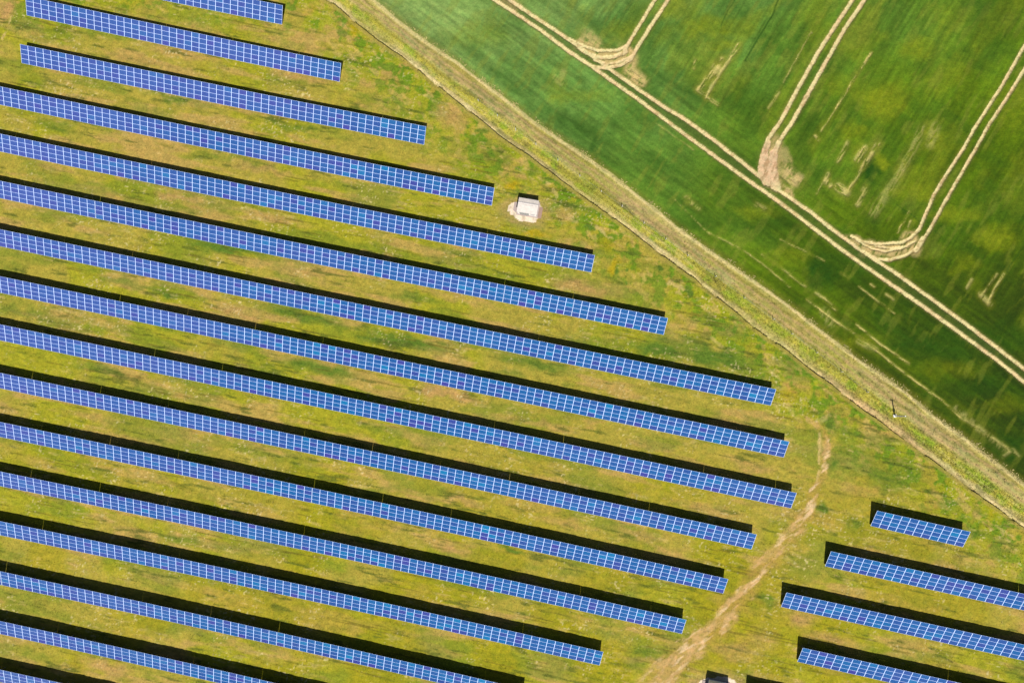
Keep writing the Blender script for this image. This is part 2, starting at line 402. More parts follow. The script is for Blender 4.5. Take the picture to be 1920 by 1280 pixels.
MEADOW_BLOBS = [
    (330, 185, 70, 12, 'g', .55), (100, 235, 45, 12, 'g', .5), (540, 235, 60, 9, 'g', .5), (450, 300, 60, 9, 'g', .35), (420, 465, 70, 14, 'g', .75), (560, 490, 40, 9, 'g', .4), (60, 590, 60, 9, 'g', .35),
    (230, 525, 40, 9, 'g', .55), (300, 545, 50, 10, 'g', .6), (280, 605, 60, 9, 'g', .5), (180, 690, 60, 10, 'g', .5), (330, 710, 40, 9, 'g', .35), (560, 590, 90, 14, 'g', .65), (450, 650, 60, 12, 'g', .55), (600, 690, 80, 13, 'g', .7),
    (750, 640, 110, 14, 'g', .75), (700, 600, 60, 10, 'g', .4), (900, 640, 90, 12, 'g', .6), (780, 560, 60, 9, 'g', .5), (1000, 680, 90, 12, 'g', .6), (850, 700, 80, 10, 'g', .45), (1150, 690, 70, 12, 'g', .55),
    (1100, 640, 60, 10, 'g', .4), (1230, 655, 60, 16, 'g', .85), (1340, 670, 70, 22, 'g', .8), (1270, 640, 60, 16, 'g', .55), (1380, 620, 40, 22, 'g', .4), (860, 470, 70, 9, 'g', .45), (950, 700, 40, 9, 'g', .4), (120, 740, 50, 8, 'g', .35),
    (700, 800, 60, 8, 'g', .3), (960, 1030, 30, 6, 'g', .7), (340, 1010, 50, 12, 'g', .5), (100, 930, 40, 8, 'g', .3), (870, 1100, 60, 10, 'g', .35), (1230, 1220, 60, 18, 'g', .5), (1150, 1190, 50, 8, 'g', .35), (1190, 1240, 30, 18, 'g', .4),
    (1560, 790, 14, 24, 'g', .7), (1590, 810, 26, 20, 'g', .5), (1560, 870, 12, 20, 'g', .7), (1600, 850, 40, 30, 'g', .4), (1660, 900, 50, 22, 'g', .5), (1700, 880, 40, 26, 'g', .45), (1780, 950, 30, 18, 'g', .4), (1545, 950, 10, 14, 'g', .7),
    (1600, 980, 14, 16, 'g', .5), (1580, 1050, 22, 10, 'g', .4), (1440, 1125, 14, 18, 'g', .6), (1830, 1000, 30, 14, 'g', .5), (1870, 1010, 24, 12, 'g', .4), (1410, 700, 40, 30, 'g', .35), (1480, 680, 30, 26, 'g', .4), (1650, 830, 30, 14, 'g', .4),
    (1090, 390, 36, 10, 'g', .6), (1112, 470, 14, 10, 'g', .7), (1161, 507, 8, 9, 'g', .95), (1183, 505, 6, 7, 'g', .8), (1110, 425, 9, 8, 'g', .9), (1180, 530, 5, 5, 'g', .8), (1296, 545, 10, 9, 'g', .9), (1238, 505, 10, 7, 'g', .8), (1200, 440, 16, 10, 'g', .5), (1330, 600, 20, 14, 'g', .4),
    (815, 210, 16, 10, 'g', .5), (902, 245, 9, 8, 'g', .6), (735, 95, 10, 14, 'g', .6), (695, 85, 8, 12, 'g', .5), (60, 150, 40, 18, 'g', .3), (50, 45, 26, 14, 'g', .4), (100, 60, 60, 8, 'g', .35), (640, 60, 9, 8, 'g', .6), (930, 290, 30, 22, 'g', .3), (990, 320, 16, 8, 'g', .5),
    (960, 345, 14, 10, 'o', .7), (660, 50, 14, 18, 'o', .6), (1010, 405, 30, 20, 'o', .3), (1150, 500, 10, 20, 'o', .6), (1140, 460, 20, 20, 'o', .35), (1410, 570, 20, 10, 'o', .4), (1010, 440, 26, 8, 'o', .6), (760, 110, 12, 10, 'o', .4),
    (1480, 740, 24, 20, 'o', .4), (1590, 740, 30, 20, 'o', .3), (950, 250, 8, 6, 'o', .4), (580, 15, 20, 10, 'o', .3), (1640, 960, 12, 6, 'o', .3), (1860, 960, 10, 20, 'o', .3),
    (560, 140, 70, 10, 't', .5), (340, 100, 80, 12, 't', .5), (500, 320, 80, 8, 't', .4), (700, 230, 60, 14, 't', .7), (840, 215, 30, 30, 't', .55), (640, 300, 70, 9, 't', .55), (340, 370, 50, 8, 't', .6), (860, 430, 50, 8, 't', .4), (520, 410, 70, 8, 't', .5),
    (700, 480, 60, 9, 't', .5), (1090, 540, 60, 14, 't', .6), (560, 510, 60, 9, 't', .5), (640, 560, 90, 8, 't', .35), (460, 590, 60, 8, 't', .5), (860, 560, 80, 9, 't', .4), (160, 640, 60, 8, 't', .4), (840, 740, 70, 10, 't', .75), (1030, 800, 60, 9, 't', .45), (620, 750, 60, 9, 't', .45),
    (170, 780, 50, 9, 't', .4), (250, 860, 60, 12, 't', .4), (80, 870, 50, 12, 't', .4), (130, 1090, 30, 9, 't', .3), (870, 940, 40, 9, 't', .6), (840, 1025, 40, 10, 't', .6), (330, 940, 50, 8, 't', .3), (1030, 900, 60, 9, 't', .4), (1200, 1000, 60, 10, 't', .4), (1340, 960, 60, 12, 't', .4),
    (1350, 800, 60, 10, 't', .5), (1460, 820, 30, 12, 't', .4), (1640, 1040, 60, 12, 't', .5), (1560, 1200, 60, 14, 't', .6), (1500, 1160, 30, 18, 't', .6), (1700, 1160, 60, 8, 't', .4), (1780, 1070, 60, 12, 't', .45), (1650, 1260, 40, 8, 't', .3), (1150, 1050, 60, 9, 't', .4), (1060, 980, 60, 8, 't', .4),
    (990, 1090, 50, 8, 't', .4), (1380, 1220, 50, 20, 't', .45), (1400, 870, 60, 10, 't', .4), (200, 1250, 50, 14, 't', .6), (330, 1235, 30, 10, 't', .4), (10, 20, 20, 24, 't', .8), (1060, 400, 22, 16, 't', .5), (1125, 390, 10, 8, 't', .4), (1430, 1200, 30, 30, 't', .3), (1885, 1130, 40, 10, 't', .3),
]
PATH = [(1215, 1330), (1240, 1275), (1267, 1233), (1309, 1203), (1341, 1180), (1366, 1152), (1374, 1130), (1395, 1108), (1424, 1066), (1455, 1042), (1497, 990), (1521, 955),
        (1530, 915), (1543, 885), (1549, 850), (1546, 822), (1534, 800), (1516, 782)]
PATHW = [32, 31, 29, 23, 17, 18, 20, 18, 20, 24, 18, 13, 9, 11, 10, 9, 8, 7]
DRY = [([(1547, 818), (1551, 845), (1547, 870), (1548, 886)], 2.2, .9), ([(1534, 812), (1537, 840), (1535, 880), (1527, 915)], 2.4, .75), ([(1536, 830), (1546, 850)], 6, .35), ([(1518, 785), (1532, 806)], 2.5, .6), ([(1310, 1200), (1342, 1178), (1372, 1150)], 2.2, .9),
    ([(1274, 1226), (1300, 1200), (1315, 1180)], 2.0, .5),  # short pale dead-grass streaks
    ([(1120, 428), (1132, 440), (1150, 452)], 4, .6), ([(1066, 408), (1080, 414)], 6, .5), ([(1066, 398), (1082, 412)], 1.5, .6), ([(1252, 530), (1275, 538), (1290, 546)], 5, .6), ([(1268, 548), (1290, 556)], 3, .5), ([(1100, 410), (1112, 418)], 1.5, .7),
    ([(1025, 345), (1045, 370)], 4, .45), ([(885, 255), (905, 268)], 4, .35), ([(930, 290), (1010, 345)], 1.5, .35), ([(800, 180), (815, 190)], 3, .3), ([(700, 95), (712, 110)], 2, .4), ([(610, 25), (660, 60)], 3, .3),
    ([(1320, 620), (1340, 640), (1365, 660)], 3, .35), ([(1440, 690), (1465, 712)], 3, .35), ([(32, 15), (18, 45), (2, 75)], 2.0, .6), ([(1880, 1000), (1905, 1032)], 3.0, .5), ([(1868, 985), (1898, 1008)], 2, .5), ([(1480, 760), (1500, 790)], 5, .25), ([(1540, 790), (1552, 780)], 5, .4),
    ([(1585, 840), (1600, 848)], 1.6, .6), ([(1345, 560), (1400, 620)], 2, .2), ([(1450, 745), (1462, 772)], 3, .3), ([(1218, 1170), (1250, 1190)], 1.5, .2),
]
UA = np.array([p[0] for p in BANK]); VA = np.array([p[1] for p in BANK])
UB = np.array([p[0] for p in RIDGE]); VB = np.array([p[1] for p in RIDGE])

# ------------------------------------------------------------------ the ground: one fine sheet split by what grows on it
STEP = 0.2
gx = np.arange(-156, 124, STEP)
gy = np.arange(-96, 122, STEP)
NX, NY = len(gx), len(gy)
X, Y = np.meshgrid(gx, gy)
X = X.ravel(); Y = Y.ravel()
Z0 = terr(X, Y)
U, V = to_sheet(X, Y, Z0)
inside = (U > -110) & (U < 2030) & (V > -100) & (V < 1380)
I = np.nonzero(inside)[0]
x, y, u, v = X[I], Y[I], U[I], V[I]
n_wob = fbm(x, y, 1.6, 11, 3)
va = np.interp(u, UA, VA) + (n_wob - 0.5) * 2.6
vb = np.interp(u, UB, VB) + (fbm(x, y, 1.3, 12, 3) - 0.5) * 3.0
is_field = v < vb
is_verge = (v >= vb) & (v < va)
is_mead = v >= va
ROWDIR = 0.0                      # the rows run along x
FD = math.atan2(survey(1250, 0)[1] - survey(1190, 95)[1], survey(1250, 0)[0] - survey(1190, 95)[0])    # drill rows
BD = math.atan2(survey(1700, 739)[1] - survey(1097, 295)[1], survey(1700, 739)[0] - survey(1097, 295)[0])   # along the verge

N1 = fbm(x, y, 14, 21, 4)
N2 = fbm(x, y, 4.5, 31, 4)
N3 = fbm(x, y, 1.1, 41, 3)
N4 = fbm(x, y, 0.42, 51, 2)
NS = fbm(x, y, 0.7, 61, 3, 6.0, ROWDIR)       # streaks along the rows
NS2 = fbm(x, y, 1.6, 65, 3, 4.0, ROWDIR)

# --- meadow
Cm = np.zeros((len(x), 3)) + np.array(srgb(168, 155, 60, K))
mix(Cm, srgb(158, 158, 32, K), sm(.45, .60, N1) * .8)
mix(Cm, srgb(186, 154, 86, K), sm(.51, .66, fbm(x, y, 2.6, 33, 4, 4.5, ROWDIR)) * .72)
mix(Cm, srgb(116, 134, 38, K), sm(.49, .68, fbm(x, y, 4, 71, 4, 3.0, ROWDIR)) * .6)
lower = sm(700, 1100, v) * sm(.4, .6, fbm(x, y, 11, 73, 3))
mix(Cm, srgb(158, 148, 24, K), lower * .6)
edge = sm(260, 20, va - v + 260) if False else sm(190, 20, v - va)     # rough ground beside the bank
mix(Cm, srgb(152, 160, 28, K), edge * sm(.42, .54, N2) * .85)
mix(Cm, srgb(98, 136, 28, K), edge * sm(.52, .62, fbm(x, y, 2.1, 75, 4)) * .85)
mix(Cm, srgb(196, 170, 92, K), edge * sm(.60, .72, fbm(x, y, 1.2, 77, 3, 2.0, BD)) * .7)
BLOBC = {'g': srgb(94, 122, 38, K), 'o': srgb(180, 156, 24, K), 't': srgb(186, 150, 88, K), 'y': srgb(134, 146, 24, K), 'd': srgb(38, 76, 14, K)}
wn_u = u + (fbm(x, y, 2.5, 81, 3) - .5) * 36
wn_v = v + (fbm(x, y, 2.5, 83, 3) - .5) * 22
def blobs(C, lst, sel_k=1.0):
    for (px, py, rx, ry, kd, st) in lst:
        k = np.nonzero((np.abs(u - px) < rx * 2 + 30) & (np.abs(v - py) < (ry * 2 + rx * .6 + 30)))[0]
        if len(k) == 0: continue
        du, dv = wn_u[k] - px, wn_v[k] - py
        if kd != 'y' and kd != 'd' and rx > 28:      # blobs stretched along the rows
            dv = dv - du * 0.21
        r = np.hypot(du / rx, dv / ry)
        m = sm(1.35, .25, r) * st * sel_k
        m = m * (0.55 + 0.9 * NS[k] if kd in 'gt' else 0.6 + .8 * N3[k])
        sub = C[k]; mix(sub, BLOBC[kd], np.clip(m, 0, 1)); C[k] = sub
blobs(Cm, MEADOW_BLOBS, 1.3)
ruts = sm(.70, .80, fbm(x, y, .34, 165, 2, 24.0, ROWDIR)) * sm(.42, .56, N1)
mix(Cm, srgb(104, 96, 34, K), ruts * .65)
stk = sm(.60, .74, NS) * (0.25 + 0.75 * sm(.45, .6, NS2))
mix(Cm, srgb(84, 98, 34, K), stk * .72)
stk2 = sm(.63, .76, fbm(x, y, 0.5, 91, 3, 5.0, ROWDIR)) * sm(.45, .6, N2)
mix(Cm, srgb(206, 182, 112, K), stk2 * .35)
speck = sm(.80, .88, vnoise(x / .32, y / .32, 95)) * sm(.5, .7, N2)
mix(Cm, srgb(226, 208, 150, K), speck * .6)
Cm *= (0.80 + 0.24 * N3 + 0.20 * N4)[:, None]
for pts, w, st in DRY:
    k = near(u, v, pts, 40)
    if len(k):
        d = dist_poly(u[k] + (N2[k] - .5) * 14, v[k] + (N3[k] - .5) * 12, pts)
        m = sm(w * 1.25, w * .5, d) * st * sm(.3, .55, N3[k])
        s_ = Cm[k]; mix(s_, srgb(212, 186, 118, K), m); Cm[k] = s_
# dirt path that curls up from the gate
pu, pv = u + (N2 - .5) * 26, v + (N2[::-1] * 0 + N3 - .5) * 16
pathm = np.zeros(len(x))
for (p0, w0), (p1, w1) in zip(list(zip(PATH, PATHW))[:-1], list(zip(PATH, PATHW))[1:]):
    k = near(u, v, [p0, p1], 60)
    if len(k):
        d = dist_poly(pu[k], pv[k], [p0, p1])
        pathm[k] = np.maximum(pathm[k], sm((w0 + w1) / 2 * 1.35, (w0 + w1) / 2 * .25, d))
wear = sm(-.5, .7, (pathm * 1.6 - 1.35 + .45 * sm(1120, 1230, v)) + (fbm(x, y, 1.2, 151, 4, 4.0, math.radians(52)) - .47) * 6.0)
fade = (.62 + .38 * sm(850, 1080, v)) * (1 - .55 * sm(.50, .60, fbm(x, y, 1.5, 153, 4, 1.8, math.radians(50))))
mix(Cm, srgb(178, 146, 72, K), pathm * .7 * (.5 + .5 * fade))
mix(Cm, srgb(210, 172, 112, K), wear * pathm * .92 * fade)
mix(Cm, srgb(240, 208, 160, K), wear * pathm * sm(.52, .66, fbm(x, y, .8, 97, 3, 4.0, survey(1400, 1090)[1] and math.radians(50))) * .7)
# --- verge
t = np.clip((va - v) / np.maximum(va - vb, 1), 0, 1) + (N2 - .5) * .16 + (N3 - .5) * .12
Cv = np.zeros((len(x), 3)) + np.array(srgb(176, 166, 94, K))
mix(Cv, srgb(186, 162, 106, K), sm(.48, .62, N2) * .7)
mix(Cv, srgb(152, 154, 94, K), sm(.52, .62, fbm(x, y, 1.7, 101, 3, 2, BD)) * .8)
mix(Cv, srgb(164, 146, 76, K), sm(.76, .90, t) * .7)
mix(Cv, srgb(176, 172, 72, K), sm(.54, .66, fbm(x, y, 1.4, 108, 4, 5.0, BD)) * .6)
gr = sm(.12, .24, t) * sm(.56, .42, t)
mix(Cv, srgb(194, 186, 70, K), gr * .9)
mix(Cv, srgb(150, 176, 48, K), gr * sm(.47, .6, fbm(x, y, 2.2, 103, 3)) * .85)
pale = sm(.20, .08, t)
mix(Cv, srgb(234, 212, 152, K), pale * (.55 + .45 * sm(.4, .6, N3)))
widep = sm(1500, 1640, u) * sm(1800, 1700, u) * sm(.3, .1, t)
mix(Cv, srgb(224, 184, 130, K), widep * .7)
mix(Cv, srgb(214, 200, 120, K), sm(.74, .84, vnoise(x / .35, y / .35, 105)) * .45)
mix(Cv, srgb(104, 108, 56, K), sm(.62, .74, fbm(x, y, .7, 107, 3, 3.0, BD)) * .55)
lines = fbm(x, y, .5, 167, 2, 30.0, BD)
mix(Cv, srgb(128, 118, 60, K), sm(.56, .66, lines) * .5)
mix(Cv, srgb(206, 192, 122, K), sm(.44, .34, lines) * .4)
mix(Cv, srgb(160, 158, 58, K), sm(.40, .60, N1) * .4)
rut = np.exp(-((t - .62) / .035) ** 2) + np.exp(-((t - .80) / .035) ** 2)
mix(Cv, srgb(192, 158, 112, K), np.clip(rut, 0, 1) * .6)
Cv *= (0.80 + 0.24 * N3 + 0.18 * N4)[:, None]
# --- crop field
gd = np.clip((u - 850) / 1070 * .62 + v / 900 * .62, 0, 1.15)        # lush and dark towards the low corner, paler at the top, partly haze put into the colour
gd = gd + (N1 - .5) * .25
GS = [(0.0, (128, 158, 84)), (.22, (102, 142, 64)), (.42, (88, 126, 40)), (.65, (92, 122, 18)), (.9, (68, 92, 4)), (1.15, (50, 72, 1))]
gcol = np.array([srgb(*c, K) for _, c in GS]); gpos = [p for p, _ in GS]
Cf = np.stack([np.interp(gd, gpos, gcol[:, i]) for i in range(3)], 1)
t1u = np.array([p[0] for p in TR1]); t1v = np.array([p[1] for p in TR1])
hd = sm(-30, 10, v - np.interp(u, [p[0] for p in TR2], [p[1] for p in TR2]) + 60)      # headland, drilled along the edge
fa_ = fbm(x, y, 3.2, 111, 4, 4.5, FD); fb_ = fbm(x, y, 2.6, 113, 4, 5.0, BD)
band = fa_ * (1 - hd) + fb_ * hd
Cf *= (1 + (sm(.38, .66, band) - .5) * .24)[:, None] * np.array([1.03, 1.0, .95])[None]
mix(Cf, srgb(44, 74, 8, K), sm(-4, 12, v - np.interp(u, t1u, t1v)) * sm(110, 50, v - np.interp(u, t1u, t1v)) * sm(1250, 1480, u) * (.35 + .4 * fb_))
soft = sm(.5, .68, fbm(x, y, 5, 114, 3, 2.6, FD))
mix(Cf, srgb(132, 144, 30, K), soft * (1 - hd) * .38)
fine = fbm(x, y, .55, 118, 2, 9.0, FD) * (1 - hd) + fbm(x, y, .55, 119, 2, 9.0, BD) * hd
Cf *= (1 + (fine - .5) * .55)[:, None]
mix(Cf, srgb(48, 92, 22, K), sm(.52, .70, fbm(x, y, 5, 116, 3, 2.4, BD)) * .35)
mix(Cf, srgb(134, 142, 50, K), sm(.56, .70, fbm(x, y, 1.6, 112, 3, 4.0, FD)) * .28)
blobs(Cf, FIELD_BLOBS)
rowlines = vnoise((-x * math.sin(FD) + y * math.cos(FD)) / 0.36, (x * math.cos(FD) + y * math.sin(FD)) / 14, 115)
rowl2 = vnoise((-x * math.sin(BD) + y * math.cos(BD)) / 0.5, (x * math.cos(BD) + y * math.sin(BD)) / 18, 117)
head = sm(66, 40, dist_poly(u, v, TR2)) + (v > np.interp(u, [p[0] for p in TR1], [p[1] for p in TR1]))
head = np.clip(head, 0, 1)
Cf *= (0.90 + .2 * (rowlines * (1 - head) + rowl2 * head))[:, None]
Cf *= (0.80 + 0.22 * N3 + 0.18 * N4)[:, None]
mix(Cf, srgb(120, 112, 44, K), sm(22, 4, vb - v) * .5)
for pts, w, st in GREASES:
    k = near(u, v, pts, 30)
    if len(k):
        m = sm(w * 1.4, w * .5, dist_poly(u[k], v[k] + (N3[k] - .5) * 4, pts)) * st
        s_ = Cf[k]; mix(s_, srgb(40, 76, 18, K), m); Cf[k] = s_
bare = np.zeros(len(x))
for pts, w, st in BARE:
    k = near(u, v, pts, 40)
    if len(k):
        d = dist_poly(u[k] + (N3[k] - .5) * 2.5, v[k] + (fbm(x[k], y[k], 1.0, 119, 2) - .5) * 2.5, pts)
        bare[k] = np.maximum(bare[k], sm(w * 1.9, w * .3, d) * min(1, st * 1.3) * sm(.34, .56, fbm(x[k], y[k], .30, 121, 2, 6.0, FD if abs(pts[0][0] - pts[-1][0]) < abs(pts[0][1] - pts[-1][1]) * 1.2 else BD)))
        soft = Cf[k]; mix(soft, srgb(138, 138, 50, K), sm(w * 4, w, d) * st * .45); Cf[k] = soft
mix(Cf, srgb(204, 192, 116, K), np.clip(bare * 1.0, 0, 1) * (.65 + .35 * sm(.4, .6, N3)))
for pts, w, st in WORN:
    k = near(u, v, pts, 60)
    if len(k):
        d = dist_poly(u[k] + (N2[k] - .5) * 16, v[k] + (N3[k] - .5) * 10, pts)
        s_ = Cf[k]; mix(s_, srgb(208, 182, 120, K), np.minimum(1, sm(w * 1.4, w * .3, d) * st) * sm(.2, .5, fbm(x[k], y[k], .7, 163, 3, 2.5, FD))); Cf[k] = s_
# wheel tracks through the crop
trk = np.zeros(len(x)); trk_soft = np.zeros(len(x))
for pts, w, st in WHEELS:
    k = near(u, v, pts, 30)
    if len(k):
        d = dist_poly(u[k] + (fbm(x[k], y[k], .9, 123, 3) - .5) * 2.0, v[k] + (fbm(x[k], y[k], .9, 125, 3) - .5) * 2.0, pts)
        trk[k] = np.maximum(trk[k], sm(w * 1.18 + .8, w * .62, d) * st)
        trk_soft[k] = np.maximum(trk_soft[k], sm(w * 3.2, w * .8, d) * st)
trk *= is_field; trk_soft *= is_field
mix(Cf, srgb(120, 116, 60, K), trk_soft * .38)
between = is_field & (v < np.interp(u, [p[0] for p in TR1], [p[1] for p in TR1])) & (v > np.interp(u, [p[0] for p in TR2], [p[1] for p in TR2]))
mix(Cf, srgb(76, 92, 40, K), between * .55)
Ct = np.zeros((len(x), 3)) + np.array(srgb(232, 216, 156, K))
mix(Ct, srgb(228, 200, 150, K), sm(.47, .64, fbm(x, y, 2.6, 127, 3)) * .7)
mix(Ct, srgb(176, 148, 96, K), sm(.58, .7, fbm(x, y, .6, 129, 3)) * .6)
wide_b = sm(34, 14, np.hypot(u - 1443, (v - 310) * .6))
mix(Ct, srgb(220, 180, 146, K), wide_b * .7)
mix(Ct, srgb(170, 136, 92, K), wide_b * sm(.54, .66, fbm(x, y, .5, 161, 3, 5.0, math.radians(80))) * .7)
mix(Cf, srgb(196, 178, 114, K), np.clip(trk * 1.6, 0, 1) * .85)
# pale ploughed ridge along the field edge
rid_d = (vb - v)
ridge = sm(-5.0, -2.0, rid_d + 0) * sm(4.6, 2.2, rid_d)
ridge = sm(4.4, 2.4, np.abs(rid_d - .5) + (N2 - .5) * 4) * (.6 + .4 * sm(.35, .55, N2))
ridc = np.array(srgb(222, 204, 140, K))[None] * (0.82 + .3 * N3)[:, None]
for C in (Cf, Cv):
    C *= (1 - ridge)[:, None]; C += ridc * ridge[:, None]

# kiosk aprons (pale stone chips) and worn soil round them
def apron(cx, cy, k=1.0):
    a = np.arctan2(v - cy, u - cx)
    r = np.hypot((u - cx) / 33.0, (v - cy) / 20.5) * k
    r = r + .09 * np.sin(a * 3 + 1) + .07 * np.sin(a * 5) + (N3 - .5) * .22 + (N2 - .5) * .3
    return r
ap = np.minimum(apron(988, 396), apron(1347, 1288, .95))
mix(Cm, srgb(176, 150, 92, K), sm(1.9, 1.1, ap) * .6)
Cg = np.zeros((len(x), 3)) + np.array(srgb(236, 216, 190, K * 1.15))
mix(Cg, srgb(200, 176, 150, K), sm(.5, .7, N3) * .6)
is_apron = is_mead & (ap < 1.0)
is_path = is_mead & (wear * pathm * fade > .42) & ~is_apron
is_track = is_field & (trk > .5)

# heights
z = terr(x, y)
z = z + is_mead * ((N2 - .5) * .25 + (N3 - .5) * .16 + (N4 - .5) * .10 + (NS - .5) * .08)
z = z + is_verge * ((N2 - .5) * .3 + (N3 - .5) * .14 + (N4 - .5) * .08)
crop_h = 0.34 * (1 - np.clip(np.maximum(trk, bare * .8) * 1.25, 0, 1)) * sm(2, 8, vb - v)
z = z + is_field * (crop_h * (.75 + .5 * N3) + (rowlines - .5) * .05 + (N4 - .5) * .10)
z = z + ridge * .16
jag = .42 + .5 * fbm(x, y, 1.4, 131, 3)
lipd = v - va
lip = sm(-.2, .5, lipd) * sm(7.0, 2.5, lipd)
mix(Cm, srgb(160, 146, 70, K), sm(-1, 0, lipd) * sm(10, 6, lipd) * .8)
z = z + lip * jag * sm(.32, .46, fbm(x, y, 3.0, 133, 2)) * .95
z = z - sm(-4.0, -1.6, lipd) * (lipd < -.2) * .10
flat = sm(1.25, 1.0, ap)
z = z * (1 - flat) + (terr(x, y) + .03) * flat

# class per vertex -> faces
cls = np.zeros(len(x), dtype=np.int32)
cls[is_verge] = 1; cls[is_field] = 2; cls[is_track] = 3; cls[is_path] = 4; cls[is_apron] = 5
colr = Cm.copy()
colr[cls == 1] = Cv[cls == 1]; colr[cls == 2] = Cf[cls == 2]
colr[cls == 3] = Ct[cls == 3]; colr[cls == 5] = Cg[cls == 5]
colr[cls == 4] = Cm[cls == 4]
colr = np.clip(colr, 0.002, 0.95)
# edge vertices between unlike sheets share position; colour belongs to the vertex
full = np.full(NX * NY, -1, dtype=np.int64)
full[I] = np.arange(len(I))
ci = np.arange((NX - 1) * (NY - 1))
r0, c0 = ci // (NX - 1), ci % (NX - 1)
q = np.stack([r0 * NX + c0, r0 * NX + c0 + 1, (r0 + 1) * NX + c0 + 1, (r0 + 1) * NX + c0], 1)
q = full[q]
q = q[(q >= 0).all(1)]
qc = cls[q[:, 0]]
SHEETS = [('meadow', 0, M_meadow), ('verge', 1, M_verge), ('crop_field', 2, M_crop), ('wheel_tracks', 3, M_dirt), ('dirt_path', 4, M_dirt), ('gravel_apron', 5, M_dirt)]
for name, k, mt in SHEETS:
    fq = q[qc == k]
    ids, inv = np.unique(fq.ravel(), return_inverse=True)
    inv = inv.reshape(-1)
    me = bpy.data.meshes.new(name)
    me.vertices.add(len(ids))
    co = np.stack([x[ids], y[ids], z[ids]], 1).astype(np.float32)
    me.vertices.foreach_set('co', co.ravel())
    nf = len(fq)
    me.loops.add(nf * 4)
    me.loops.foreach_set('vertex_index', inv.astype(np.int32))
    me.polygons.add(nf)
    me.polygons.foreach_set('loop_start', np.arange(0, nf * 4, 4, dtype=np.int32))
    me.polygons.foreach_set('use_smooth', np.ones(nf, dtype=bool))
    me.update(calc_edges=True)
    at = me.attributes.new('soilcol', 'FLOAT_COLOR', 'POINT')
    rgba = np.ones((len(ids), 4), dtype=np.float32)
    rgba[:, :3] = colr[ids]
    at.data.foreach_set('color', rgba.ravel())
    me.materials.append(mt)
    o = link(bpy.data.objects.new(name, me))
    tag(o, kind='structure')

# the land beyond, to the horizon
fx = np.concatenate([[-4000, -2000, -1000, -500, -260], np.arange(-160, 141, 10), [240, 500, 1000, 2000, 4000]])
fy = np.concatenate([[-4000, -2000, -1000, -500, -220], np.arange(-120, 141, 10), [240, 500, 1000, 2000, 4000]])
fv, ff = [], []
for yy in fy:
    for xx in fx:
        fv.append((xx, yy, float(terr(xx, yy)) - .9))
W_ = len(fx)
for j in range(len(fy) - 1):
    for i in range(W_ - 1):
        ff.append((j * W_ + i, j * W_ + i + 1, (j + 1) * W_ + i + 1, (j + 1) * W_ + i))
mfar, nt, b = newmat('far land', .95, .1)
nn = noise_node(nt, .02, 6); n2_ = noise_node(nt, .8, 5)
rr = ramp(nt, nn.outputs['Fac'], [(.42, srgb(92, 120, 36, K)), (.5, srgb(140, 140, 50, K)), (.6, srgb(160, 150, 58, K))])
r2_ = ramp(nt, n2_.outputs['Fac'], [(.3, (.75, .75, .75)), (.7, (1.2, 1.2, 1.2))])
nt.links.new(mulmix(nt, rr.outputs['Color'], r2_.outputs['Color']), b.inputs['Base Color'])
tag(mesh_obj('ground', fv, ff, mfar), kind='structure')

# interpolation of the built ground height for anything that stands on it
zg_full = np.full(NX * NY, np.nan); zg_full[I] = z
def ground_z(px, py):
    px = np.asarray(px, dtype=float); py = np.asarray(py, dtype=float)
    i = np.clip(((px - gx[0]) / STEP).round().astype(int), 0, NX - 1)
    j = np.clip(((py - gy[0]) / STEP).round().astype(int), 0, NY - 1)
    g = zg_full[j * NX + i]
    return np.where(np.isnan(g), terr(px, py), g)

# ------------------------------------------------------------------ grass tufts (uncountable ground cover)
rng = np.random.default_rng(5)
def tufts(name, pts, size, cols, mat, blades=3, flat_=0.0):
    """little clumps of upright blades, one mesh"""
    n = len(pts)
    zz = ground_z(pts[:, 0], pts[:, 1])
    vs_, cs_ = [], []
    for bld in range(blades):
        a = rng.uniform(0, 2 * math.pi, n)
        h = size * rng.uniform(.6, 1.3, n)
        w = size * rng.uniform(.25, .5, n)
        lx, ly = np.cos(a), np.sin(a)
        lean = rng.uniform(.7, 1.5, n) * h
        b0 = np.stack([pts[:, 0] - ly * w, pts[:, 1] + lx * w, zz - .05], 1)
        b1 = np.stack([pts[:, 0] + ly * w, pts[:, 1] - lx * w, zz - .05], 1)
        tp = np.stack([pts[:, 0] + lx * lean, pts[:, 1] + ly * lean, zz + h * (1 - flat_)], 1)
        vs_.append(np.stack([b0, b1, tp], 1))
        cs_.append(np.repeat(cols[:, None, :], 3, 1) * rng.uniform(.8, 1.2, (n, 1, 1)))
    vv = np.concatenate(vs_).reshape(-1, 3); cc = np.concatenate(cs_).reshape(-1, 3)
    me = bpy.data.meshes.new(name)
    me.vertices.add(len(vv)); me.vertices.foreach_set('co', vv.astype(np.float32).ravel())
    nf = len(vv) // 3
    me.loops.add(nf * 3); me.loops.foreach_set('vertex_index', np.arange(nf * 3, dtype=np.int32))
    me.polygons.add(nf); me.polygons.foreach_set('loop_start', np.arange(0, nf * 3, 3, dtype=np.int32))
    me.update(calc_edges=True)
    at = me.attributes.new('soilcol', 'FLOAT_COLOR', 'POINT')
    rgba = np.ones((len(cc), 4), dtype=np.float32); rgba[:, :3] = np.clip(cc, 0, .9)
    at.data.foreach_set('color', rgba.ravel())
    me.materials.append(mat)
    return link(bpy.data.objects.new(name, me))
M_tuft = ground_mat('grass blades', 6.0, 1.0, .9, 1.1, 0.0)
def pick(prob, n):
    p = np.clip(prob, 0, None); p = p / p.sum()
    k = rng.choice(len(x), n, p=p)
    return k, np.stack([x[k] + rng.uniform(-.12, .12, n), y[k] + rng.uniform(-.12, .12, n)], 1)
inf_ = (u > -30) & (u < 1950) & (v > -30) & (v < 1310)
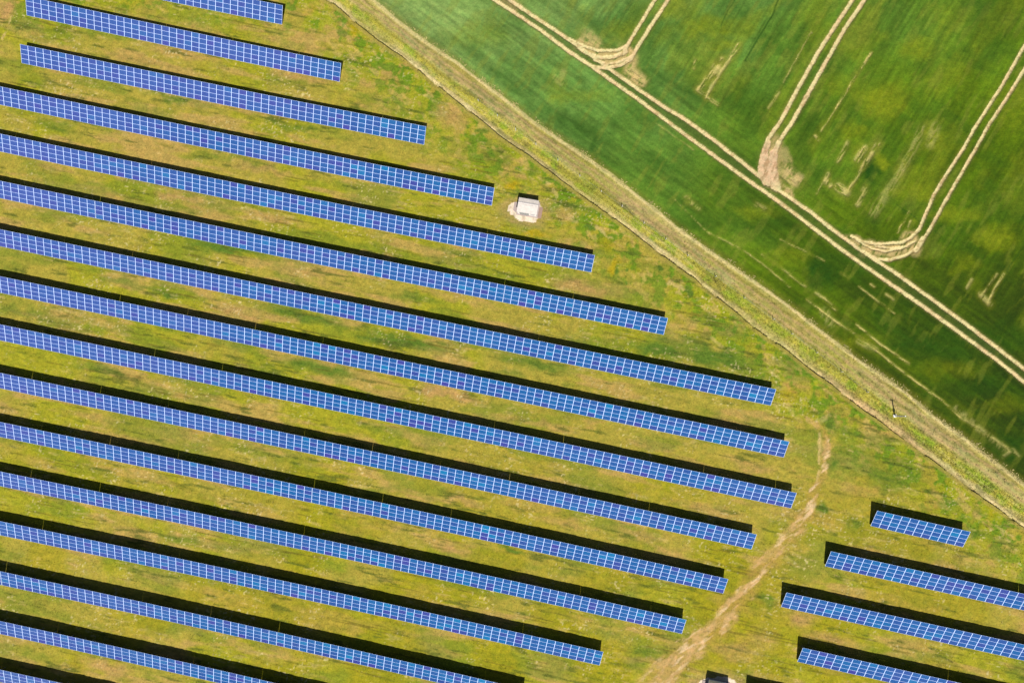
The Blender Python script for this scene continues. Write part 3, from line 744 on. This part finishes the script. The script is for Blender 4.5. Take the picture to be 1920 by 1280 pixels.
k, p = pick(is_mead * inf_ * (.15 + 1.0 * edge + sm(.5, .7, NS) * .8) * (ap > 1.05), 26000)
tag(tufts('meadow_grass', p, .15, colr[k] * rng.uniform(.75, 1.25, (len(k), 1)), M_tuft), 'short olive and yellow grass tufts between the panel rows', 'grass', kind='stuff')
k, p = pick(is_verge * inf_ * (.25 + sm(.1, .2, t) * sm(.6, .4, t)), 7000)
tag(tufts('verge_grass', p, .2, colr[k] * rng.uniform(.75, 1.35, (len(k), 1)), M_tuft), 'yellow green grass tufts on the strip beside the crop field', 'grass', kind='stuff')
k, p = pick(is_field * inf_ * (sm(14, 2, rid_d) + .02 * (bare > .2)) * (.2 + sm(.5, .65, fbm(x, y, 2.2, 141, 2))), 1700)
dry = np.array(srgb(214, 200, 132, K))[None] * rng.uniform(.6, 1.1, (len(k), 1))
tag(tufts('dry_grass', p, .24, dry, M_tuft, 2, .3), 'straw coloured dead grass along the edge of the crop', 'grass', kind='stuff')

# ------------------------------------------------------------------ solar panel rows
PW, PS = 1.67, 4.03 / 4
CT, ST = math.cos(PANEL_TILT), math.sin(PANEL_TILT)
TOPH = EDGE_H + 4.03 * ST

def module_geom():
    """one framed module, 1.668 x 1.0055 m, in its own plane, centre of the top face at the origin"""
    a, b_ = 1.668 / 2, 1.0055 / 2
    fa, fb = .044, .024
    v_ = [(-a, -b_, 0), (a, -b_, 0), (a, b_, 0), (-a, b_, 0),
          (-a + fa, -b_ + fb, 0), (a - fa, -b_ + fb, 0), (a - fa, b_ - fb, 0), (-a + fa, b_ - fb, 0),
          (-a + fa, -b_ + fb, -.004), (a - fa, -b_ + fb, -.004), (a - fa, b_ - fb, -.004), (-a + fa, b_ - fb, -.004),
          (-a, -b_, -.038), (a, -b_, -.038), (a, b_, -.038), (-a, b_, -.038)]
    f_ = [(0, 1, 5, 4), (1, 2, 6, 5), (2, 3, 7, 6), (3, 0, 4, 7), (4, 5, 9, 8), (5, 6, 10, 9), (6, 7, 11, 10), (7, 4, 8, 11), (8, 9, 10, 11),
          (0, 12, 13, 1), (1, 13, 14, 2), (2, 14, 15, 3), (3, 15, 12, 0), (12, 15, 14, 13)]
    mi = [0] * 8 + [1] + [0] * 4 + [2]
    return np.array(v_), f_, mi
MV, MF, MM = module_geom()
def module_mesh(name, places, tones):
    """places: list of 4x4 numpy; builds one mesh with tone attribute and cell uv"""
    n = len(places)
    hv = np.concatenate([MV, np.ones((16, 1))], 1)
    vv = np.concatenate([(hv @ P.T)[:, :3] for P in places])
    nf = len(MF)
    me = bpy.data.meshes.new(name)
    me.vertices.add(n * 16); me.vertices.foreach_set('co', vv.astype(np.float32).ravel())
    F0 = np.array(MF)
    FF = (F0[None] + (np.arange(n) * 16)[:, None, None]).reshape(-1)
    me.loops.add(n * nf * 4); me.loops.foreach_set('vertex_index', FF.astype(np.int32))
    me.polygons.add(n * nf); me.polygons.foreach_set('loop_start', np.arange(0, n * nf * 4, 4, dtype=np.int32))
    me.update(calc_edges=True)
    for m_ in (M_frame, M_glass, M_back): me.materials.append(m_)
    me.polygons.foreach_set('material_index', np.tile(np.array(MM, dtype=np.int32), n))
    me.polygons.foreach_set('use_smooth', np.zeros(n * nf, dtype=bool))
    at = me.attributes.new('tone', 'FLOAT', 'FACE')
    at.data.foreach_set('value', np.repeat(np.array(tones, dtype=np.float32), nf))
    uv = me.uv_layers.new(name='UVMap')
    one = np.zeros((nf, 4, 2), dtype=np.float32)
    one[8] = [(0, 0), (10, 0), (10, 6), (0, 6)]
    uv.data.foreach_set('uv', np.tile(one.reshape(-1), n))
    me.update()
    return me
random.seed(7)
TONES = [i / 15 for i in range(16)]
VAR = [module_mesh('solar_panel', [np.eye(4)], [t_]) for t_ in TONES]

def solar_row(name_label, right=None, left=None, n=None, extra=0, seed=0, bends=()):
    """right / left: survey points of the upper edge's ends; the row is laid out in tables of nine modules"""
    rx, ry, _ = survey(*right, TOPH)
    lx, ly, _ = survey(*left, TOPH)
    ang = math.atan2(ry - ly, rx - lx)
    L = math.hypot(rx - lx, ry - ly)
    both = n is not None and extra == 0
    if n is None: n = int(math.ceil(L / PW))
    pw = L / n if both else PW
    fix_left = left[0] > 1000 and n != 11
    n += extra
    dx, dy = math.cos(ang), math.sin(ang)
    if fix_left: sx0, sy0 = lx, ly
    else: sx0, sy0 = rx - dx * pw * n, ry - dy * pw * n
    rnd = random.Random(seed * 101 + 3)
    root = bpy.data.objects.new('solar_panel_row', None)
    root.empty_display_size = 1.0
    cx_, cy_ = sx0 + dx * pw * n / 2, sy0 + dy * pw * n / 2
    # lower edge lies down slope of the upper one
    nx, ny = dy, -dx
    base = np.array([cx_ + nx * 4.03 * CT / 2, cy_ + ny * 4.03 * CT / 2, float(terr(cx_, cy_))])
    root.location = base
    link(root)
    tag(root, name_label, 'solar panels', 'parallel rows of blue solar panels')
    cols = []
    off = rnd.randrange(9)
    tabs = []
    k0 = -off
    while k0 < n:
        tabs.append((max(k0, 0), min(k0 + 9, n))); k0 += 9
    sup = MB()
    for (a, b_) in tabs:
        if b_ <= a: continue
        def pt(k, gap):
            X_, Y_ = sx0 + dx * (pw * k + gap), sy0 + dy * (pw * k + gap)
            return np.array([X_, Y_, float(terr(X_, Y_)) + TOPH])
        dzt = rnd.uniform(-.03, .03)
        g_ = rnd.choice([0, 0, 0, .02, .04])
        P0, P1 = pt(a, g_ if a else 0), pt(b_, 0)
        P0[2] += dzt; P1[2] += dzt
        ex = (P1 - P0); LL = np.linalg.norm(ex); ex /= LL
        tl = PANEL_TILT + rnd.uniform(-.006, .006)
        nh = np.array([nx, ny, 0.0])
        down = nh * math.cos(tl) - np.array([0, 0, 1]) * math.sin(tl)
        down -= ex * down.dot(ex); down /= np.linalg.norm(down)
        nrm = np.cross(ex, -down)
        for k in range(a, b_):
            for r_ in range(4):
                s_ = (k - a + .5) * LL / (b_ - a)
                c_ = P0 + ex * s_ + down * (PS * (r_ + .5))
                Mx = np.eye(4)
                Mx[:3, 0] = ex * (min(1.0, LL / (b_ - a) / 1.6695)); Mx[:3, 1] = -down; Mx[:3, 2] = nrm
                Mx[:3, 3] = c_ - base
                tone = rnd.choice([.34, .4, .45, .5, .55, .6, .66]) + rnd.uniform(-.05, .05)
                if rnd.random() < .09: tone = rnd.uniform(.02, .25)
                if rnd.random() < .06: tone = rnd.uniform(.85, 1)
                if r_ == 3: tone -= rnd.uniform(0, .25)
                cols.append((k, Mx, min(1, max(0, tone)), c_))
        # rafters, posts and purlins under the table
        nr = max(2, int(round(LL / 3.3)) + 1)
        for i in range(nr):
            s_ = .5 + (LL - 1.0) * i / (nr - 1) if LL > 2 else LL / 2
            o_ = P0 + ex * s_ - nrm * .12
            sup.bar(o_ + down * .15 - base, o_ + down * 3.85 - base, .08)
            for dd in (.75, 3.15):
                q_ = o_ + down * dd - nrm * .05
                gz = float(terr(q_[0], q_[1])) - .2
                sup.bar((q_[0] - base[0], q_[1] - base[1], gz - base[2]), q_ - base, .09)
        for dd in (.5, 1.5, 2.5, 3.5):
            o_ = P0 + down * dd - nrm * .075
            sup.bar(o_ - base, o_ + ex * LL - base, .06)
    sup.build('support_frame', M_steel, root)
    # the hundred modules that show largest are parts of their own
    pc = np.array([c[3] for c in cols])
    uu, ww = to_sheet(pc[:, 0], pc[:, 1], pc[:, 2])
    rel = RM.T @ (pc - np.array([0, 0, H])).T
    depth = -rel[2]
    vis = (uu > -4) & (uu < 1924) & (ww > -4) & (ww < 1284)
    colk = np.array([c[0] for c in cols])
    score = np.where(vis, 0, 1e4) + depth
    cold = {}
    for kk, sc_ in zip(colk, score): cold[kk] = max(cold.get(kk, -1), sc_)
    order = sorted(cold, key=lambda kk: cold[kk])[:25]
    chosen = set(order)
    rest = []
    for k, Mx, tone, c_ in cols:
        if k in chosen:
            o = bpy.data.objects.new('solar_panel', VAR[int(round(tone * 15))])
            o.matrix_local = Matrix(Mx.tolist())
            o.parent = root
            COL.objects.link(o)
        else:
            rest.append((Mx, tone))
    if rest:
        me = module_mesh('solar_panels', [r__[0] for r__ in rest], [r__[1] for r__ in rest])
        o = bpy.data.objects.new('solar_panels', me)
        link(o, root); o['kind'] = 'stuff'
    return root

ROWS = [
    ('short blue panel row cut by the top edge, uppermost of the left block', (530, 10.6), (300, -36.5), None, 8),
    ('blue panel row starting in the top left corner, longer than the one above it', (639.4, 118.8), (47.5, -7), 42, 0),
    ('blue panel row with its left end inside the picture below the top left corner', (799, 237.5), (37.5, 83.1), 54, 0),
    ('blue panel row whose right end stops level with the white kiosk', (927.1, 352.5), (0, 162.5), None, 6),
    ('blue panel row passing just below the white kiosk', (1115.3, 478.5), (0, 251), None, 6),
    ('second blue panel row below the white kiosk, its right end by green bushy grass', (1252.5, 596.3), (0, 339.3), None, 6),
    ('long blue panel row with its right end nearest above the top of the dirt path', (1455.4, 729.7), (0, 430), None, 6),
    ('long blue panel row whose right end lies beside the upper tip of the dirt path', (1480.2, 827.7), (0, 518), None, 6),
    ('longest blue panel row, reaching farthest right in the left block', (1493.8, 923.8), (0, 608.1), None, 6),
    ('blue panel row ending left of the pale patch midway along the dirt path', (1419, 1001.6), (0, 698.8), None, 6),
    ('blue panel row next below the one that ends at the middle of the dirt path', (1365.4, 1085), (0, 790.8), None, 6),
    ('blue panel row whose right end touches the lower, widest part of the dirt path', (1286.9, 1161.3), (0, 883.6), None, 6),
    ('lowest blue panel row whose right end is still inside the picture, left block', (1131.2, 1221.4), (0, 976.6), None, 6),
    ('blue panel row leaving the bottom edge near the middle of the picture', (985, 1292), (0, 1070.5), None, 6),
    ('blue panel row leaving the bottom edge a quarter of the way from the left', (820, 1352), (0, 1163.6), None, 6),
    ('blue panel row cut off in the bottom left corner', (640, 1400), (0, 1254.8), None, 6),
    ('short separate panel row of eleven columns, topmost on the right of the path', (1820, 996.6), (1645, 956.9), 11, 0),
    ('blue panel row right of the path, directly below the short eleven column row', (1920, 1112.7), (1558.3, 1033.1), None, 8),
    ('blue panel row right of the path, starting farthest left of that group', (1920, 1207.7), (1474.8, 1110.2), None, 8),
    ('blue panel row right of the path, meeting the bottom edge near the right corner', (1784, 1276), (1505.6, 1213.8), None, 20),
    ('row below the right group, only its dark shadow shows at the bottom edge', (1690, 1350), (1407.6, 1287.5), None, 20),
]
for i, (lab, rt, lf, n_, ex_) in enumerate(ROWS):
    solar_row(lab, rt, lf, n_, ex_, seed=i)

# ------------------------------------------------------------------ transformer kiosks
def kiosk(label):
    root = bpy.data.objects.new('transformer_kiosk', None)
    link(root)
    tag(root, label, 'kiosk', 'white transformer kiosks among the panel rows')
    L, D, h = 4.15, 2.95, 2.5
    MB().box((0, 0, .06), (L + .5, D + .5, .24)).build('plinth', M_slab, root)
    w = MB(); w.box((0, 0, h / 2 + .17), (L, D, h))
    w.build('wall', M_white, root)
    ry = .42; zt = h + .18; rh = .34; ov = .12
    a, y0, y1 = L / 2 + ov, -D / 2 - ov, D / 2 + .04
    rf = MB()
    for sgn, (ya, za, yb, zb) in enumerate(((y0, zt, ry, zt + rh), (ry, zt + rh, y1, zt + .08))):
        rf.poly([(-a, ya, za), (a, ya, za), (a, yb, zb), (-a, yb, zb)])
        rf.poly([(-a, yb, zb - .07), (a, yb, zb - .07), (a, ya, za - .07), (-a, ya, za - .07)])
    rf.poly([(-a, y0, zt - .07), (a, y0, zt - .07), (a, y0, zt), (-a, y0, zt)])
    rf.poly([(a, y1, zt + .01), (-a, y1, zt + .01), (-a, y1, zt + .08), (a, y1, zt + .08)])
    for s in (-1, 1):
        pr = [(s * a, y0, zt - .07), (s * a, y0, zt), (s * a, ry, zt + rh), (s * a, y1, zt + .08), (s * a, y1, zt + .01)]
        rf.poly(pr if s < 0 else pr[::-1])
    roof = rf.build('roof', M_roof, root)
    MB().box((0, ry + .06, zt + rh + .03), (L + .2, .16, .07)).build('ridge_cap', M_cap, roof)
    MB().box((0, ry - .34, zt + rh - .06), (L + .1, .06, .06)).build('roof_batten', M_cap, roof)
    for s in (-1, 1):
        d = MB().box((s * .52 - .6, -D / 2 - .03, 1.18), (.98, .06, 1.9)).build('door', M_door, root)
        MB().box((s * .12 - .6, -D / 2 - .085, 1.2), (.04, .05, .2)).build('handle', M_dark, d)
    vn = MB()
    vn.box((1.25, -D / 2 - .02, 1.5), (.9, .04, .7))
    for i in range(6):
        vn.box((1.25, -D / 2 - .06, 1.22 + i * .11), (.86, .05, .025))
    vn.build('vent', M_cap, root)
    # paved steps at both gable ends
    MB().box((-L / 2 - .72, -.15, -.02), (.8, D * .78, .16)).build('side_slab', M_slab, root)
    MB().box((L / 2 + .62, -.45, -.02), (.85, D * .82, .16)).build('side_slab', M_slab2, root)
    return root
def place(o, px, py, rz):
    X_, Y_, Z_ = survey(px, py)
    o.location = (X_, Y_, Z_ + .03); o.rotation_euler = (0, 0, rz)
def copy_tree(o, parent=None):
    c = o.copy(); COL.objects.link(c); c.parent = parent
    for ch in list(o.children): copy_tree(ch, c)
    return c
k1 = kiosk('small white kiosk with a ridged roof on a pale stone apron beside the fourth row')
place(k1, 990.5, 391.5, math.radians(1.5))
k2 = copy_tree(k1)
k2['label'] = 'kiosk at the bottom edge beside the dirt path, showing only its dark shaded side'
place(k2, 1345, 1289, math.radians(1))

# ------------------------------------------------------------------ posts and fence on the verge
def fence():
    pts = [(897, 190), (933, 218), (967, 245), (1005, 272), (1046, 301), (1087, 331), (1127, 360), (1166, 388), (1207, 419), (1248, 449), (1289, 480), (1341, 519), (1395, 559), (1449, 599),
           (1484, 626), (1530, 661), (1577, 697), (1625, 735)]
    root = bpy.data.objects.new('wire_fence', None)
    X0, Y0, Z0_ = survey(*pts[0])
    root.location = (X0, Y0, float(ground_z(X0, Y0)))
    link(root)
    tag(root, 'thin wire fence on short posts running down the middle of the grassy verge', 'fence')
    tops = []
    for i, p_ in enumerate(pts):
        X_, Y_, _ = survey(*p_)
        zz = float(ground_z(X_, Y_))
        hh = 1.15 if i not in (2,) else 1.7
        if i in (7, 10, 11, 13): hh = 1.45
        mb = MB()
        mb.bar((X_ - X0, Y_ - Y0, zz - .3 - root.location.z), (X_ - X0, Y_ - Y0, zz + hh - root.location.z), (.11, .09), sides=6)
        mb.box((X_ - X0, Y_ - Y0, zz + hh + .02 - root.location.z), (.10, .10, .05))
        mb.build('fence_post', M_pole, root)
        tops.append((X_ - X0, Y_ - Y0, zz - root.location.z))
    for hgt in (.4, .75, 1.08):
        mb = MB()
        for a, b_ in zip(tops[:-1], tops[1:]):
            mb.bar((a[0], a[1] + .07, a[2] + hgt), (b_[0], b_[1] + .07, b_[2] + hgt), .008)
        mb.build('wire', M_steel, root)
fence()
def pole():
    X_, Y_, _ = survey(1677, 779)
    zz = float(ground_z(X_, Y_))
    root = bpy.data.objects.new('utility_pole', None)
    root.location = (X_, Y_, zz)
    link(root)
    tag(root, 'single tall pale pole with a small crossarm, casting a thin dark shadow on the verge', 'pole')
    MB().bar((0, 0, -.4), (0, 0, 5.4), (.24, .16), sides=10).build('shaft', M_pole, root)
    MB().box((0, 0, 5.15), (.95, .1, .1)).build('crossarm', M_dark, root)
    for s in (-.38, .38):
        MB().bar((s, 0, 5.2), (s, 0, 5.42), (.09, .05), sides=8).build('insulator', M_dark, root)
    MB().box((.0, -.02, .18), (.62, .5, .36), .4).build('footing', M_white, root)
    MB().bar((.16, .0, 1.6), (.16, 0, 2.3), .2, sides=4).build('junction_box', M_door, root)
pole()
